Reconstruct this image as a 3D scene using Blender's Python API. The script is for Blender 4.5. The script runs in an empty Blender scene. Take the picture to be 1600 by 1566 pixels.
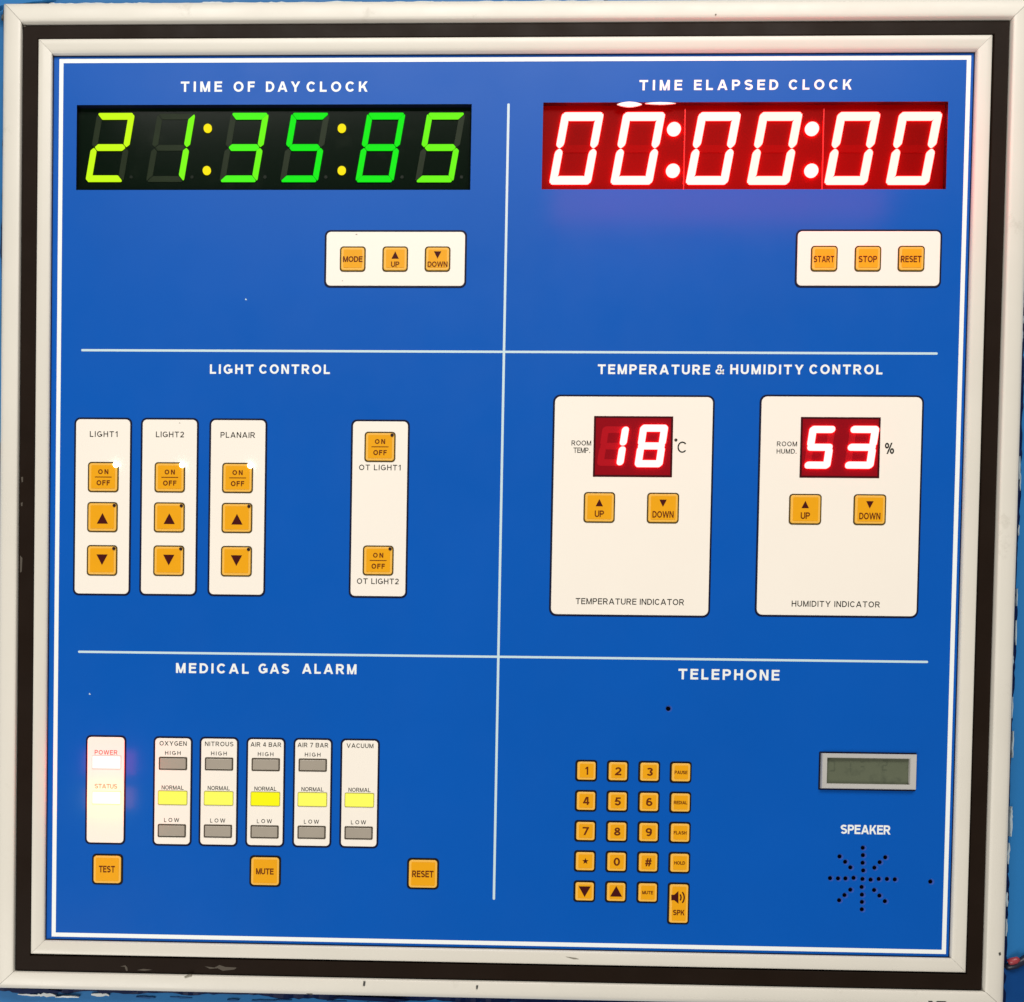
import bpy, bmesh, math, random
from mathutils import Vector, Matrix, Euler

random.seed(7)
scene = bpy.context.scene
C = scene.collection

# ------------------------------------------------------------------ camera
F_PX, PW, PH = 1500.0, 1600.0, 1566.0          # focal length and photograph size, in pixels
CAM_ROT = (1.5501, -0.0142, 0.0259)
CAM_LOC = (-0.1361, -0.7557, -0.1823)
SH_X, SH_Y = -0.2222, 0.2660                   # principal point offset (the photograph is a crop), in focal lengths
cam_data = bpy.data.cameras.new('camera')
cam = bpy.data.objects.new('camera', cam_data)
C.objects.link(cam)
cam.location = CAM_LOC
cam.rotation_mode = 'XYZ'
cam.rotation_euler = CAM_ROT
cam_data.sensor_width = 36.0
cam_data.sensor_fit = 'HORIZONTAL'
cam_data.lens = F_PX / PW * 36.0
cam_data.shift_x = -SH_X * F_PX / PW
cam_data.shift_y = SH_Y * F_PX / PW
cam_data.clip_start = 0.01
cam_data.clip_end = 50.0
scene.camera = cam

# ------------------------------------------------------------------ world and lamps
world = bpy.data.worlds.new('World')
scene.world = world
world.use_nodes = True
bg = world.node_tree.nodes['Background']
bg.inputs['Color'].default_value = (1.0, 0.965, 0.91, 1)
bg.inputs['Strength'].default_value = 0.20

def area_lamp(name, loc, target, sx, sy, watts, col):
    d = bpy.data.lights.new(name, 'AREA')
    d.shape = 'RECTANGLE'; d.size = sx; d.size_y = sy
    d.energy = watts; d.color = col
    o = bpy.data.objects.new(name, d); C.objects.link(o)
    o.location = loc
    o.rotation_euler = (Vector(target) - Vector(loc)).to_track_quat('-Z', 'Y').to_euler()
    return o
area_lamp('ceiling_lamp', (0.35, -1.75, 2.05), (0.05, 0, 0.0), 2.4, 0.9, 74.0, (1.0, 0.955, 0.89))
area_lamp('low_fill_lamp', (-1.5, -2.1, -2.1), (0.1, 0, -0.2), 1.6, 1.6, 74.0, (1.0, 0.96, 0.90))  # added fill from below, brightens the lower half of the panel

scene.view_settings.view_transform = 'Standard'
scene.view_settings.look = 'None'
scene.view_settings.exposure = 0.0
scene.view_settings.gamma = 1.0
scene.view_settings.use_curve_mapping = False

# ------------------------------------------------------------------ where a photographed point lies on the panel
_R = Euler(CAM_ROT, 'XYZ').to_matrix()
_O = Vector(CAM_LOC)
def at(u, v, y=0.0):
    """point of the photograph -> (x, z) in metres on the plane at depth y (the face plate is y = 0)"""
    d = _R @ Vector(((u - PW/2 - SH_X*F_PX) / F_PX, -(v - PH/2 - SH_Y*F_PX) / F_PX, -1.0))
    t = (y - _O.y) / d.y
    p = _O + d * t
    return p.x, p.z
PX = 0.70 / 1424.6                              # about one photo pixel, in metres
def box_at(u0, v0, u1, v1, y=0.0):
    """centre and size of an upright rectangle from its left, top, right and bottom limits at mid-side"""
    um, vm = (u0+u1)/2, (v0+v1)/2
    l, r, t, b = at(u0, vm, y)[0], at(u1, vm, y)[0], at(um, v0, y)[1], at(um, v1, y)[1]
    return (l+r)/2, (t+b)/2, r-l, t-b

# ------------------------------------------------------------------ materials
MATS = {}
def mat(name, col, rough=0.5, metal=0.0, spec=0.5, coat=0.0, coat_rough=0.1, emit=None, strength=0.0,
        var=0.0, var_scale=40.0, bump=0.0, bump_scale=400.0, rough_var=0.0, stain=None):
    m = bpy.data.materials.new(name); m.use_nodes = True
    nt = m.node_tree; N = nt.nodes; L = nt.links
    b = N['Principled BSDF']
    b.inputs['Base Color'].default_value = (*col, 1)
    b.inputs['Roughness'].default_value = rough
    b.inputs['Metallic'].default_value = metal
    b.inputs['Specular IOR Level'].default_value = spec
    b.inputs['Coat Weight'].default_value = coat
    b.inputs['Coat Roughness'].default_value = coat_rough
    tc = N.new('ShaderNodeTexCoord')
    def noise(scale, detail=4.0, rough_=0.55):
        n = N.new('ShaderNodeTexNoise')
        n.inputs['Scale'].default_value = scale; n.inputs['Detail'].default_value = detail
        n.inputs['Roughness'].default_value = rough_
        L.new(tc.outputs['Object'], n.inputs['Vector']); return n
    src = None
    if var > 0:
        n = noise(var_scale)
        mx = N.new('ShaderNodeMix'); mx.data_type = 'RGBA'
        mx.inputs['A'].default_value = (*[c*(1-var) for c in col], 1)
        mx.inputs['B'].default_value = (*[min(1, c*(1+var)) for c in col], 1)
        L.new(n.outputs['Fac'], mx.inputs['Factor']); src = mx.outputs['Result']
    if stain:
        scol, lo, hi, sc, det = stain
        n = noise(sc, det, 0.7)
        mr = N.new('ShaderNodeMapRange'); mr.inputs['From Min'].default_value = lo; mr.inputs['From Max'].default_value = hi
        L.new(n.outputs['Fac'], mr.inputs['Value'])
        mx = N.new('ShaderNodeMix'); mx.data_type = 'RGBA'
        if src: L.new(src, mx.inputs['A'])
        else: mx.inputs['A'].default_value = (*col, 1)
        mx.inputs['B'].default_value = (*scol, 1)
        L.new(mr.outputs['Result'], mx.inputs['Factor']); src = mx.outputs['Result']
    if src: L.new(src, b.inputs['Base Color'])
    if rough_var > 0:
        n = noise(22.0, 5.0)
        mr = N.new('ShaderNodeMapRange')
        mr.inputs['From Min'].default_value = 0.3; mr.inputs['From Max'].default_value = 0.7
        mr.inputs['To Min'].default_value = max(0.02, rough-rough_var); mr.inputs['To Max'].default_value = min(1, rough+rough_var)
        L.new(n.outputs['Fac'], mr.inputs['Value']); L.new(mr.outputs['Result'], b.inputs['Roughness'])
    if bump > 0:
        n = noise(bump_scale, 3.0)
        bp = N.new('ShaderNodeBump'); bp.inputs['Strength'].default_value = bump; bp.inputs['Distance'].default_value = 0.0004
        L.new(n.outputs['Fac'], bp.inputs['Height']); L.new(bp.outputs['Normal'], b.inputs['Normal'])
    if emit:
        b.inputs['Emission Color'].default_value = (*emit, 1); b.inputs['Emission Strength'].default_value = strength
    MATS[name] = m
    return m

mat('face_blue', (0.0015, 0.087, 0.430), 0.36, spec=0.13, var=0.07, var_scale=7, bump=0.04, bump_scale=900, rough_var=0.05)
mat('rim_highlight', (0.035, 0.095, 0.42), 0.3, spec=0.4)  # lighter blue that paints the highlight on the hole rims
mat('print_white', (0.80, 0.84, 0.84), 0.45)
mat('divider_white', (0.52, 0.68, 0.74), 0.45)
mat('frame_paint', (0.675, 0.645, 0.575), 0.42, var=0.05, var_scale=14, bump=0.05, bump_scale=260, rough_var=0.08,
    stain=((0.50, 0.47, 0.40), 0.62, 0.78, 26.0, 6.0))
mat('trim_paint', (0.66, 0.63, 0.56), 0.38, var=0.04, var_scale=18, bump=0.03, bump_scale=300, rough_var=0.06)
mat('rubber', (0.0135, 0.0082, 0.0055), 0.45, spec=0.06, var=0.25, var_scale=30, bump=0.10, bump_scale=500, rough_var=0.12,
    stain=((0.13, 0.11, 0.09), 0.70, 0.80, 46.0, 8.0))
mat('gap_black', (0.004, 0.004, 0.004), 0.9, spec=0.1)
mat('seam_grey', (0.22, 0.20, 0.16), 0.8)
mat('scuff_grey', (0.085, 0.072, 0.058), 0.7, spec=0.1)
mat('plate_white', (0.86, 0.80, 0.715), 0.40, var=0.015, var_scale=20, bump=0.02)
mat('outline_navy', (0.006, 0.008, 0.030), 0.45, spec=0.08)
mat('outline_olive', (0.075, 0.050, 0.012), 0.5, spec=0.08)
mat('outline_black', (0.010, 0.009, 0.010), 0.5, spec=0.08)
mat('button_yellow', (0.77, 0.345, 0.006), 0.36, spec=0.2, var=0.05, var_scale=120, bump=0.03, bump_scale=700)
mat('button_rim', (0.82, 0.45, 0.07), 0.34, spec=0.3)
mat('legend_maroon', (0.055, 0.006, 0.006), 0.5, spec=0.08)
mat('legend_brown', (0.13, 0.024, 0.005), 0.5, spec=0.08)
mat('legend_grey', (0.024, 0.024, 0.018), 0.5, spec=0.08)
mat('legend_red', (0.13, 0.012, 0.008), 0.5, spec=0.08)
mat('legend_ochre', (0.16, 0.17, 0.05), 0.5, spec=0.08)
mat('led_dark', (0.018, 0.005, 0.005), 0.3)
mat('led_lit', (0.9, 0.9, 0.9), 0.3, emit=(1.0, 0.93, 0.86), strength=5.0)
mat('glass_dark', (0.002, 0.0065, 0.003), 0.14, spec=0.06, stain=((0.007, 0.012, 0.007), 0.55, 0.75, 30.0, 6.0))
mat('recess_navy', (0.004, 0.006, 0.022), 0.5, spec=0.1)
mat('segment_off_green', (0.011, 0.020, 0.007), 0.35, spec=0.08, var=0.3, var_scale=60)
mat('dot_off', (0.006, 0.011, 0.006), 0.4, spec=0.1)
def lit(name, e, k=1.0): return mat(name, (0.01, 0.01, 0.01), 0.4, spec=0.0, emit=e, strength=k)
lit('lit_lime', (0.60, 1.0, 0.004)); lit('lit_leaf', (0.21, 1.0, 0.006)); lit('lit_mix', (0.075, 0.97, 0.010))
lit('lit_green', (0.004, 0.86, 0.006)); lit('lit_fresh', (0.16, 0.96, 0.006)); lit('lit_amber', (1.0, 0.83, 0.003))
lit('lit_red', (16.0, 1.02, 0.95))
lit('lit_red_warm', (16.0, 1.0, 0.88))
lit('lit_colon', (46.0, 1.02, 0.97)); lit('lit_readout', (13.0, 1.05, 1.02))
lit('lit_normal', (1.0, 0.98, 0.115)); lit('lit_normal_strong', (0.97, 0.93, 0.003))
lit('lit_power', (5.0, 1.1, 1.05)); lit('lit_status', (3.4, 2.2, 1.05))
mat('red_back', (0.105, 0.0003, 0.0003), 0.4, spec=0.02, emit=(1.0, 0.0, 0.0), strength=0.10, var=0.15, var_scale=25)
mat('red_back_dark', (0.22, 0.003, 0.008), 0.35, spec=0.06, emit=(1.0, 0.0, 0.01), strength=0.03)
mat('segment_off_red', (0.14, 0.0005, 0.0005), 0.4, spec=0.02, emit=(1.0, 0.0, 0.0), strength=0.09)
mat('red_wall', (0.05, 0.002, 0.004), 0.4, spec=0.1)
mat('red_joint', (0.6, 0.03, 0.03), 0.3, spec=0.1)
mat('lamp_off', (0.35, 0.31, 0.255), 0.32, var=0.06, var_scale=60)
mat('lamp_border', (0.050, 0.036, 0.018), 0.5)
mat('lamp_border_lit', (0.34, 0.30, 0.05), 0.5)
mat('lamp_border_white', (0.80, 0.62, 0.52), 0.5)
mat('bezel_grey', (0.46, 0.45, 0.43), 0.4, var=0.04)
mat('lcd_ghost', (0.080, 0.094, 0.062), 0.3)
mat('lcd_green', (0.105, 0.120, 0.078), 0.22, var=0.12, var_scale=35, stain=((0.075, 0.088, 0.058), 0.5, 0.7, 70.0, 3.0))
mat('hole_dark', (0.003, 0.003, 0.012), 0.8, spec=0.1)
mat('wall_blue', (0.020, 0.150, 0.390), 0.42, spec=0.15, var=0.14, var_scale=6, bump=0.35, bump_scale=40, rough_var=0.1)
mat('paint_blue', (0.012, 0.075, 0.230), 0.4, spec=0.15, var=0.2, var_scale=60, bump=0.3, bump_scale=90)
mat('sealant_white', (0.62, 0.66, 0.66), 0.45, var=0.2, var_scale=80, bump=0.3, bump_scale=200)
mat('sealant_grey', (0.34, 0.42, 0.47), 0.5, var=0.25, var_scale=90, bump=0.3, bump_scale=200)
mat('sealant_shade_navy', (0.002, 0.008, 0.045), 0.45, spec=0.10, var=0.3, var_scale=80, bump=0.4, bump_scale=160)  # navy of the smears and of the shadow gap painted beside the frame
mat('film_white', (0.88, 0.88, 0.86), 0.25)
mat('chip_dark', (0.05, 0.05, 0.045), 0.7)
mat('cable_black', (0.008, 0.010, 0.028), 0.4)
mat('cable_red', (0.30, 0.035, 0.045), 0.4)

# ------------------------------------------------------------------ mesh building
class MB:
    """collects shapes in metres on the panel: x right, z up, y towards the wall (negative = towards the viewer)"""
    def __init__(self):
        self.bm = bmesh.new(); self.slots = []
    def mi(self, name):
        if name not in self.slots: self.slots.append(name)
        return self.slots.index(name)
    def face(self, co, m, smooth=False):
        f = self.bm.faces.new([self.bm.verts.new(c) for c in co]); f.material_index = self.mi(m); f.smooth = smooth; return f
    def rings(self, rings, m, cap=True, smooth=False, close=True):
        """rings: list of equal-length point lists from back to front; the last one is capped"""
        i = self.mi(m); bm = self.bm
        vr = [[bm.verts.new(c) for c in r] for r in rings]
        n = len(vr[0])
        for a, b in zip(vr, vr[1:]):
            for k in range(n if close else n-1):
                f = bm.faces.new((a[k], a[(k+1) % n], b[(k+1) % n], b[k])); f.material_index = i; f.smooth = smooth
        if cap:
            f = bm.faces.new(vr[-1]); f.material_index = i
        return vr
    def slab(self, outline, y_back, y_front, m, bevel=0.0):
        """outline: function inset -> list of (x, z), counter-clockwise from the viewer"""
        rg = [[(x, y_back, z) for x, z in outline(0)]]
        if bevel > 0:
            rg.append([(x, y_front+bevel, z) for x, z in outline(0)])
            rg.append([(x, y_front+bevel*0.3, z) for x, z in outline(bevel*0.3)])
            rg.append([(x, y_front, z) for x, z in outline(bevel)])
        else:
            rg.append([(x, y_front, z) for x, z in outline(0)])
        self.rings(rg, m)
    def rrect(self, cx, cz, w, h, r, y_back, y_front, m, bevel=0.0):
        self.slab(lambda i: rr(cx, cz, w-2*i, h-2*i, max(r-i, 1e-5)), y_back, y_front, m, bevel)
    def poly(self, pts, y_back, y_front, m):
        a = sum(p[0]*q[1]-q[0]*p[1] for p, q in zip(pts, pts[1:]+pts[:1]))
        if a < 0: pts = pts[::-1]
        self.slab(lambda i: pts, y_back, y_front, m)
    def disc(self, cx, cz, r, y_back, y_front, m, n=20, bevel=0.0):
        self.slab(lambda i: [(cx+(r-i)*math.cos(2*math.pi*k/n), cz+(r-i)*math.sin(2*math.pi*k/n)) for k in range(n)], y_back, y_front, m, bevel)
    def text(self, s, x0, x1, zc, cap, y, m, weight=0.12):
        lettering(self.bm, self.mi(m), s, x0, x1, zc, cap, y, weight)
    def build(self, name, parent=None, label=None):
        me = bpy.data.meshes.new(name)
        self.bm.to_mesh(me); self.bm.free()
        for s in self.slots: me.materials.append(MATS[s])
        o = bpy.data.objects.new(name, me); C.objects.link(o)
        if parent: o.parent = parent
        if label: o['label'] = label
        return o

def rr(cx, cz, w, h, r, n=5):
    pts = []
    for sx, sz, a0 in ((1, 1, 0), (-1, 1, 90), (-1, -1, 180), (1, -1, 270)):
        for k in range(n+1):
            a = math.radians(a0 + 90*k/n)
            pts.append((cx + sx*(w/2-r) + r*math.cos(a), cz + sz*(h/2-r) + r*math.sin(a)))
    return pts

# ---- a plain sans-serif drawn in strokes: every glyph is a list of outlines in a box of height 1
def _strip(pts, h, closed=False):
    """outline quads of a stroke of half-width h along pts, with mitred joints"""
    n = len(pts); L = []; R = []
    for k in range(n):
        b = Vector(pts[k])
        a = Vector(pts[k-1]) if (k > 0 or closed) else None
        c = Vector(pts[(k+1) % n]) if (k < n-1 or closed) else None
        d0 = (b-a).normalized() if a is not None else (c-b).normalized()
        d1 = (c-b).normalized() if c is not None else d0
        n0, n1 = Vector((-d0.y, d0.x)), Vector((-d1.y, d1.x))
        m = (n0+n1); m = m.normalized() if m.length > 1e-6 else n0
        s = h/max(0.35, m.dot(n0))
        L.append(b+m*s); R.append(b-m*s)
    q = []
    for k in range(n if closed else n-1):
        j = (k+1) % n
        q.append([tuple(L[k]), tuple(L[j]), tuple(R[j]), tuple(R[k])])
    return q
def _arc(cx, cy, rx, ry, a0, a1, n=10):
    return [(cx+rx*math.cos(math.radians(a0+(a1-a0)*k/n)), cy+ry*math.sin(math.radians(a0+(a1-a0)*k/n))) for k in range(n+1)]
def glyph(ch, t):
    """(width, [stroke, ...]); a stroke is a list of quads"""
    h = t/2
    def V(x, y0=0, y1=1): return [[(x-h, y0), (x+h, y0), (x+h, y1), (x-h, y1)]]
    def Hh(y, x0, x1): return [[(x0, y-h), (x1, y-h), (x1, y+h), (x0, y+h)]]
    def P(x0, y0, x1, y1, k=1.0):                                    # slanting stroke with level ends
        d = math.hypot(x1-x0, y1-y0); hw = h*d/abs(y1-y0)*k
        return [[(x0-hw, y0), (x0+hw, y0), (x1+hw, y1), (x1-hw, y1)]]
    S = lambda pts, closed=False: _strip(pts, h, closed)
    if ch == ' ': return 0.26, []
    if ch == 'A':
        w = .92; q = 1.06*h
        return w, [P(q, 0, w/2-.01, 1), P(w-q, 0, w/2+.01, 1), Hh(.30, .20+h*.3, w-.20-h*.3)]
    if ch in 'BPR':
        w = {'B': .76, 'P': .73, 'R': .80}[ch]; ym = .47 if ch != 'B' else .53; bw = w if ch != 'R' else .75
        r = (1-h-ym)/2; cy = (1-h+ym)/2
        top = [(t, 1-h)] + _arc(bw-h-r*1.0, cy, r, r, 90, -90) + [(t, ym)]
        out = [V(h), S(top)]
        if ch == 'B':
            r2 = (ym-h)/2; out.append(S([(t, ym-.0)] + _arc(w-h-r2, (ym+h)/2, r2, r2, 90, -90) + [(t, h)]))
        if ch == 'R': out.append(P(w-h*1.15, 0, w*.52, ym-h*.4))
        return w, out
    if ch == 'C':
        w = .86; return w*.95, [S(_arc(w/2, .5, w/2-h, .5-h, 38, 322, 22))]
    if ch == 'D':
        w = .79; r = .5-h; return w, [V(h), S([(t, 1-h)] + _arc(w-h-r*.86, .5, r*.86, r, 90, -90, 14) + [(t, h)])]
    if ch in 'EF':
        w = .69 if ch == 'E' else .64
        o = [V(h), Hh(1-h, t, w), Hh(.53, t, w*.93)]
        if ch == 'E': o.append(Hh(h, t, w))
        return w, o
    if ch == 'G':
        w = .88; return w, [S(_arc(w/2, .5, w/2-h, .5-h, 46, 330, 22)), Hh(.44, w*.52, w), V(w-h, .12, .44-h)]
    if ch == 'H':
        w = .77; return w, [V(h), V(w-h), Hh(.53, t, w-t)]
    if ch == 'I': return t, [V(h)]
    if ch == 'J':
        w = .58; return w, [S([(w-h, 1)] + _arc(w/2, .30, w/2-h, .30-h, 0, -170))]
    if ch == 'K':
        w = .80; return w, [V(h), P(t+.02, .36, w-h*1.3, 1), P(w-h*1.2, 0, t+h+.12, .56)]
    if ch == 'L':
        w = .62; return w, [V(h), Hh(h, t, w)]
    if ch == 'M':
        w = .90; return w, [V(h), V(w-h), P(w/2, 0, h*1.25, 1, .85), P(w/2, 0, w-h*1.25, 1, .85)]
    if ch == 'N':
        w = .77; return w, [V(h), V(w-h), P(w-h*1.2, 0, h*1.2, 1, .9)]
    if ch in 'OQ':
        w = .92; o = [S(_arc(w/2, .5, w/2-h, .5-h, 0, 345, 23), True)]
        if ch == 'Q': o.append(P(w-h, -.03, w*.58, .28))
        return w, o
    if ch == '0':
        w = .64; return w, [S(_arc(w/2, .5, w/2-h, .5-h, 0, 345, 23), True)]
    if ch == 'S':
        w = .76; r1, r2 = (.5-h*1.0)/2+h*.0, 0
        ty, by = (1-h+.53)/2, (h+.50)/2
        ry1, ry2 = (1-h-.53)/2, (.50-h)/2
        pts = _arc(w/2, ty, w/2-h, ry1, 28, 180, 9)[:-1] + _arc(w/2, ty, w/2-h, ry1, 180, 262, 5) + _arc(w/2, by, w/2-h, ry2, 80, 0, 5) + _arc(w/2, by, w/2-h, ry2, 0, -155, 9)[1:]
        return w, [S(pts)]
    if ch == 'T':
        w = .78; return w, [Hh(1-h, 0, w), V(w/2, 0, 1-t)]
    if ch == 'U':
        w = .77; r = w/2-h; return w, [S([(h, 1)] + _arc(w/2, h+r*.9, r, r*.9, 180, 360, 12) + [(w-h, 1)])]
    if ch == 'V':
        w = .90; q = 1.06*h; return w, [P(w/2-.005, 0, q, 1), P(w/2+.005, 0, w-q, 1)]
    if ch == 'W':
        w = 1.24; q = 1.04*h; return w, [P(w*.27, 0, q, 1), P(w*.27, 0, w/2, 1, .9), P(w*.73, 0, w/2, 1, .9), P(w*.73, 0, w-q, 1)]
    if ch == 'X':
        w = .88; q = 1.2*h; return w, [P(q, 0, w-q, 1), P(w-q, 0, q, 1)]
    if ch == 'Y':
        w = .88; q = 1.15*h; return w, [V(w/2, 0, .45), P(w/2, .40, q, 1), P(w/2, .40, w-q, 1)]
    if ch == 'Z':
        w = .78; return w, [Hh(1-h, 0, w), Hh(h, 0, w), P(h*1.5, h, w-h*1.5, 1-h)]
    if ch == '1':
        w = .38; return w, [V(w-h), P(h*.6, .70, w-t*.7, .97, .8)]
    if ch == '2':
        w = .64; return w, [S(_arc(w/2, 1-h-.245, w/2-h, .245, 165, -20, 12) + [(w*.62, .40), (h*1.3, t*.9)]), Hh(h, 0, w)]
    if ch == '3':
        w = .64; return w, [S(_arc(w/2, .755-h*.2, w/2-h*1.2, .245-h*.8, 155, -90, 12)), S(_arc(w/2, .27, w/2-h, .27-h, 90, -160, 13))]
    if ch == '4':
        w = .68; return w, [V(w*.72), Hh(.28, 0, w), P(h*1.2, .28, w*.72-h, 1)]
    if ch == '5':
        w = .64; return w, [Hh(1-h, .12, w*.95), P(h*1.1, .45, .12+h, 1-t), S(_arc(w/2-.01, .33, w/2-h, .33-h, 140, -160, 15))]
    if ch == '6':
        w = .64; return w, [S(_arc(w/2, .32, w/2-h, .32-h, 0, 345, 23), True), S(_arc(w/2+.02, .5, w/2-h+.01, .5-h, 50, 190, 10))]
    if ch == '7':
        w = .64; return w, [Hh(1-h, 0, w), P(w*.30, 0, w-h*1.5, 1-t)]
    if ch == '8':
        w = .64; return w, [S(_arc(w/2, .755-h*.2, w/2-h*1.5, .245-h*.8, 0, 345, 23), True), S(_arc(w/2, .275, w/2-h, .275-h, 0, 345, 23), True)]
    if ch == '9':
        w = .64; return w, [S(_arc(w/2, .68, w/2-h, .32-h, 0, 345, 23), True), S(_arc(w/2-.02, .5, w/2-h+.01, .5-h, 230, 370, 10))]
    if ch == '#':
        w = .80; return w, [P(.16, 0, .34, 1), P(.48, 0, .66, 1), Hh(.34, 0, w-.04), Hh(.66, .04, w)]
    if ch == '%':
        w = 1.05; o = []
        for x, y in ((.24, .74), (w-.24, .26)): o.append(S(_arc(x, y, .24-h, .26-h, 0, 345, 23), True))
        return w, o + [P(w*.27, 0, w*.73, 1)]
    if ch == '&':
        h = min(h, 0.075); w = .90
        return w, [_strip([(w-h, h*.3), (.27, .70)] + _arc(.42, .79, .17, .21-h, 205, -45, 10) + [(.25, .47)] + _arc(.37, .275, .37-h, .275-h, 135, 305, 10) + [(.74, .32), (.80, .50)], h)]
    if ch == '.': return t*1.1, [[[(0, 0), (t*1.1, 0), (t*1.1, t*1.1), (0, t*1.1)]]]
    if ch == '°':
        w = .36; return w, [S(_arc(w/2, .80, w/2-h, w/2-h, 0, 345, 23), True)]
    return .6, []
def lettering(bm, mi, s, x0, x1, zc, cap, y, weight):
    """flat lettering facing the viewer between x0 and x1, its capitals cap high; weight = stroke over capital height"""
    G_ = [glyph(c, weight) for c in s]
    want = (x1-x0)/cap
    nat = sum(w for w, _ in G_); n = len(s)
    gap0 = 0.15
    gap, sx = 0.0, 1.0
    if n > 1:
        full = nat + gap0*(n-1)
        sx = min(1.08, max(0.6, 1 + 0.30*(want/full - 1)))
        gap = (want - nat*sx)/(n-1)
        if gap < 0.06: gap = 0.06; sx = (want - gap*(n-1))/nat
        x = x0
    else:
        sx = want/G_[0][0] if s not in '1I' else 1.0
        x = (x0+x1)/2 - nat*sx*cap/2
    k = 0
    for w, strokes in G_:
        for st in strokes:
            k += 1
            for q in st:
                a = sum(p[0]*r[1]-r[0]*p[1] for p, r in zip(q, q[1:]+q[:1]))
                if abs(a) < 1e-7: continue
                if a < 0: q = q[::-1]
                co = [(x+px*sx*cap, y-(k % 4)*6e-6, zc+(py-0.5)*cap) for px, py in q]
                f = bm.faces.new([bm.verts.new(c) for c in co]); f.material_index = mi
        x += (w*sx + gap)*cap
def words(mb, items, v0, v1, m, y=0.0, weight=0.12):
    """items: (word, left, right) in photo pixels; v0, v1: top and bottom of the capitals (or functions of u)"""
    for s, u0, u1 in items:
        um = (u0+u1)/2
        a = v0(um) if callable(v0) else v0
        b = v1(um) if callable(v1) else v1
        cx, cz, w, h = box_at(u0, a, u1, b, y)
        mb.text(s, cx-w/2, cx+w/2, cz, h, y, m, weight)

# ------------------------------------------------------------------ the setting
W_Y = 0.006                                                       # the wall stands behind the face plate
mb = MB()
n = 24
for i in range(n):
    for j in range(n):
        x0, x1, z0, z1 = -1.5+3*i/n, -1.5+3*(i+1)/n, -1.5+3*j/n, -1.5+3*(j+1)/n
        mb.face([(x0, W_Y, z0), (x1, W_Y, z0), (x1, W_Y, z1), (x0, W_Y, z1)], 'wall_blue')
bmesh.ops.remove_doubles(mb.bm, verts=mb.bm.verts, dist=1e-5)
wall = mb.build('wall'); wall['kind'] = 'structure'

mat('wall_dark_blue', (0.004, 0.046, 0.185), 0.45, spec=0.12, var=0.2, var_scale=40, bump=0.4, bump_scale=60)
mb = MB()
mb.poly([at(u, v, W_Y) for u, v in ((1548, 1522), (1560, 1514), (1574, 1511), (1588, 1513), (1600, 1506), (1622, 1499), (1648, 1501), (1668, 1516), (1690, 1519), (1697, 1544), (1684, 1566), (1691, 1594), (1672, 1622), (1640, 1631), (1618, 1652), (1585, 1648), (1562, 1660), (1540, 1640), (1534, 1600), (1542, 1560))], W_Y+0.001, W_Y-0.0003, 'wall_dark_blue')
mb.build('paint_patch', wall, 'darker blue paint on the wall below the cable')

# ------------------------------------------------------------------ the control panel
def corners(tl, tr, br, bl, y):
    P = [at(*p, y) for p in (tl, tr, br, bl)]
    return ((P[0][0]+P[3][0])/2, (P[1][0]+P[2][0])/2, (P[2][1]+P[3][1])/2, (P[0][1]+P[1][1])/2)   # left, right, bottom, top
FR_Y, TR_Y = -0.0066, -0.0046
OF = corners((32.5, 32.5), (1582, 30.5), (1539, 1549), (22.5, 1519), -0.005)      # inner edge of the outer frame
TO = corners((60.5, 61), (1551, 58), (1509, 1521), (50.5, 1491), -0.003)          # outer edge of the inner frame
TI = corners((80, 81), (1528, 78), (1488.5, 1498), (69.7, 1470.5), -0.0035)       # inner edge of the inner frame
FACE = (TI[0]-0.003, TI[1]+0.003, TI[2]-0.003, TI[3]+0.003)
OW = 0.0142
KL, KR, KB, KT = 1.07, 1.14, 1.0, 1.16                          # the four rails show slightly different widths

panel = bpy.data.objects.new('control_panel', None); C.objects.link(panel)
panel.location = ((OF[0]+OF[1])/2, W_Y, OF[2]-OW)
panel['label'] = 'square blue wall panel in a white double frame with digital clocks, yellow buttons and keypad'
panel['category'] = 'control panel'
PARTS = []
def part(mb, name, label=None, parent=None):
    o = mb.build(name, parent, label)
    if parent is None: PARTS.append(o)
    return o

def rail_frame(mb, rect, profile, m, gap, ks=(1, 1, 1, 1)):
    """four mitred rails round rect (l, r, b, t); profile = (outward distance, y) from the inner edge out"""
    l, r, b, t = rect
    kl, kr, kb, kt = ks
    def ring(d): return [(l-d*kl, b-d*kb), (r+d*kr, b-d*kb), (r+d*kr, t+d*kt), (l-d*kl, t+d*kt)]
    for k in range(4):
        rows = []
        for d, y in profile:
            R4 = ring(d); p, q = Vector(R4[k]), Vector(R4[(k+1) % 4])
            u = (q-p).normalized()*gap
            p, q = p+u, q-u
            row = []
            for s in range(25):
                c = p.lerp(q, s/24); row.append((c.x, y, c.y))
            rows.append(row)
        mb.rings(rows[::-1], m, cap=False, smooth=True, close=False)
    bmesh.ops.recalc_face_normals(mb.bm, faces=mb.bm.faces)

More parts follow.
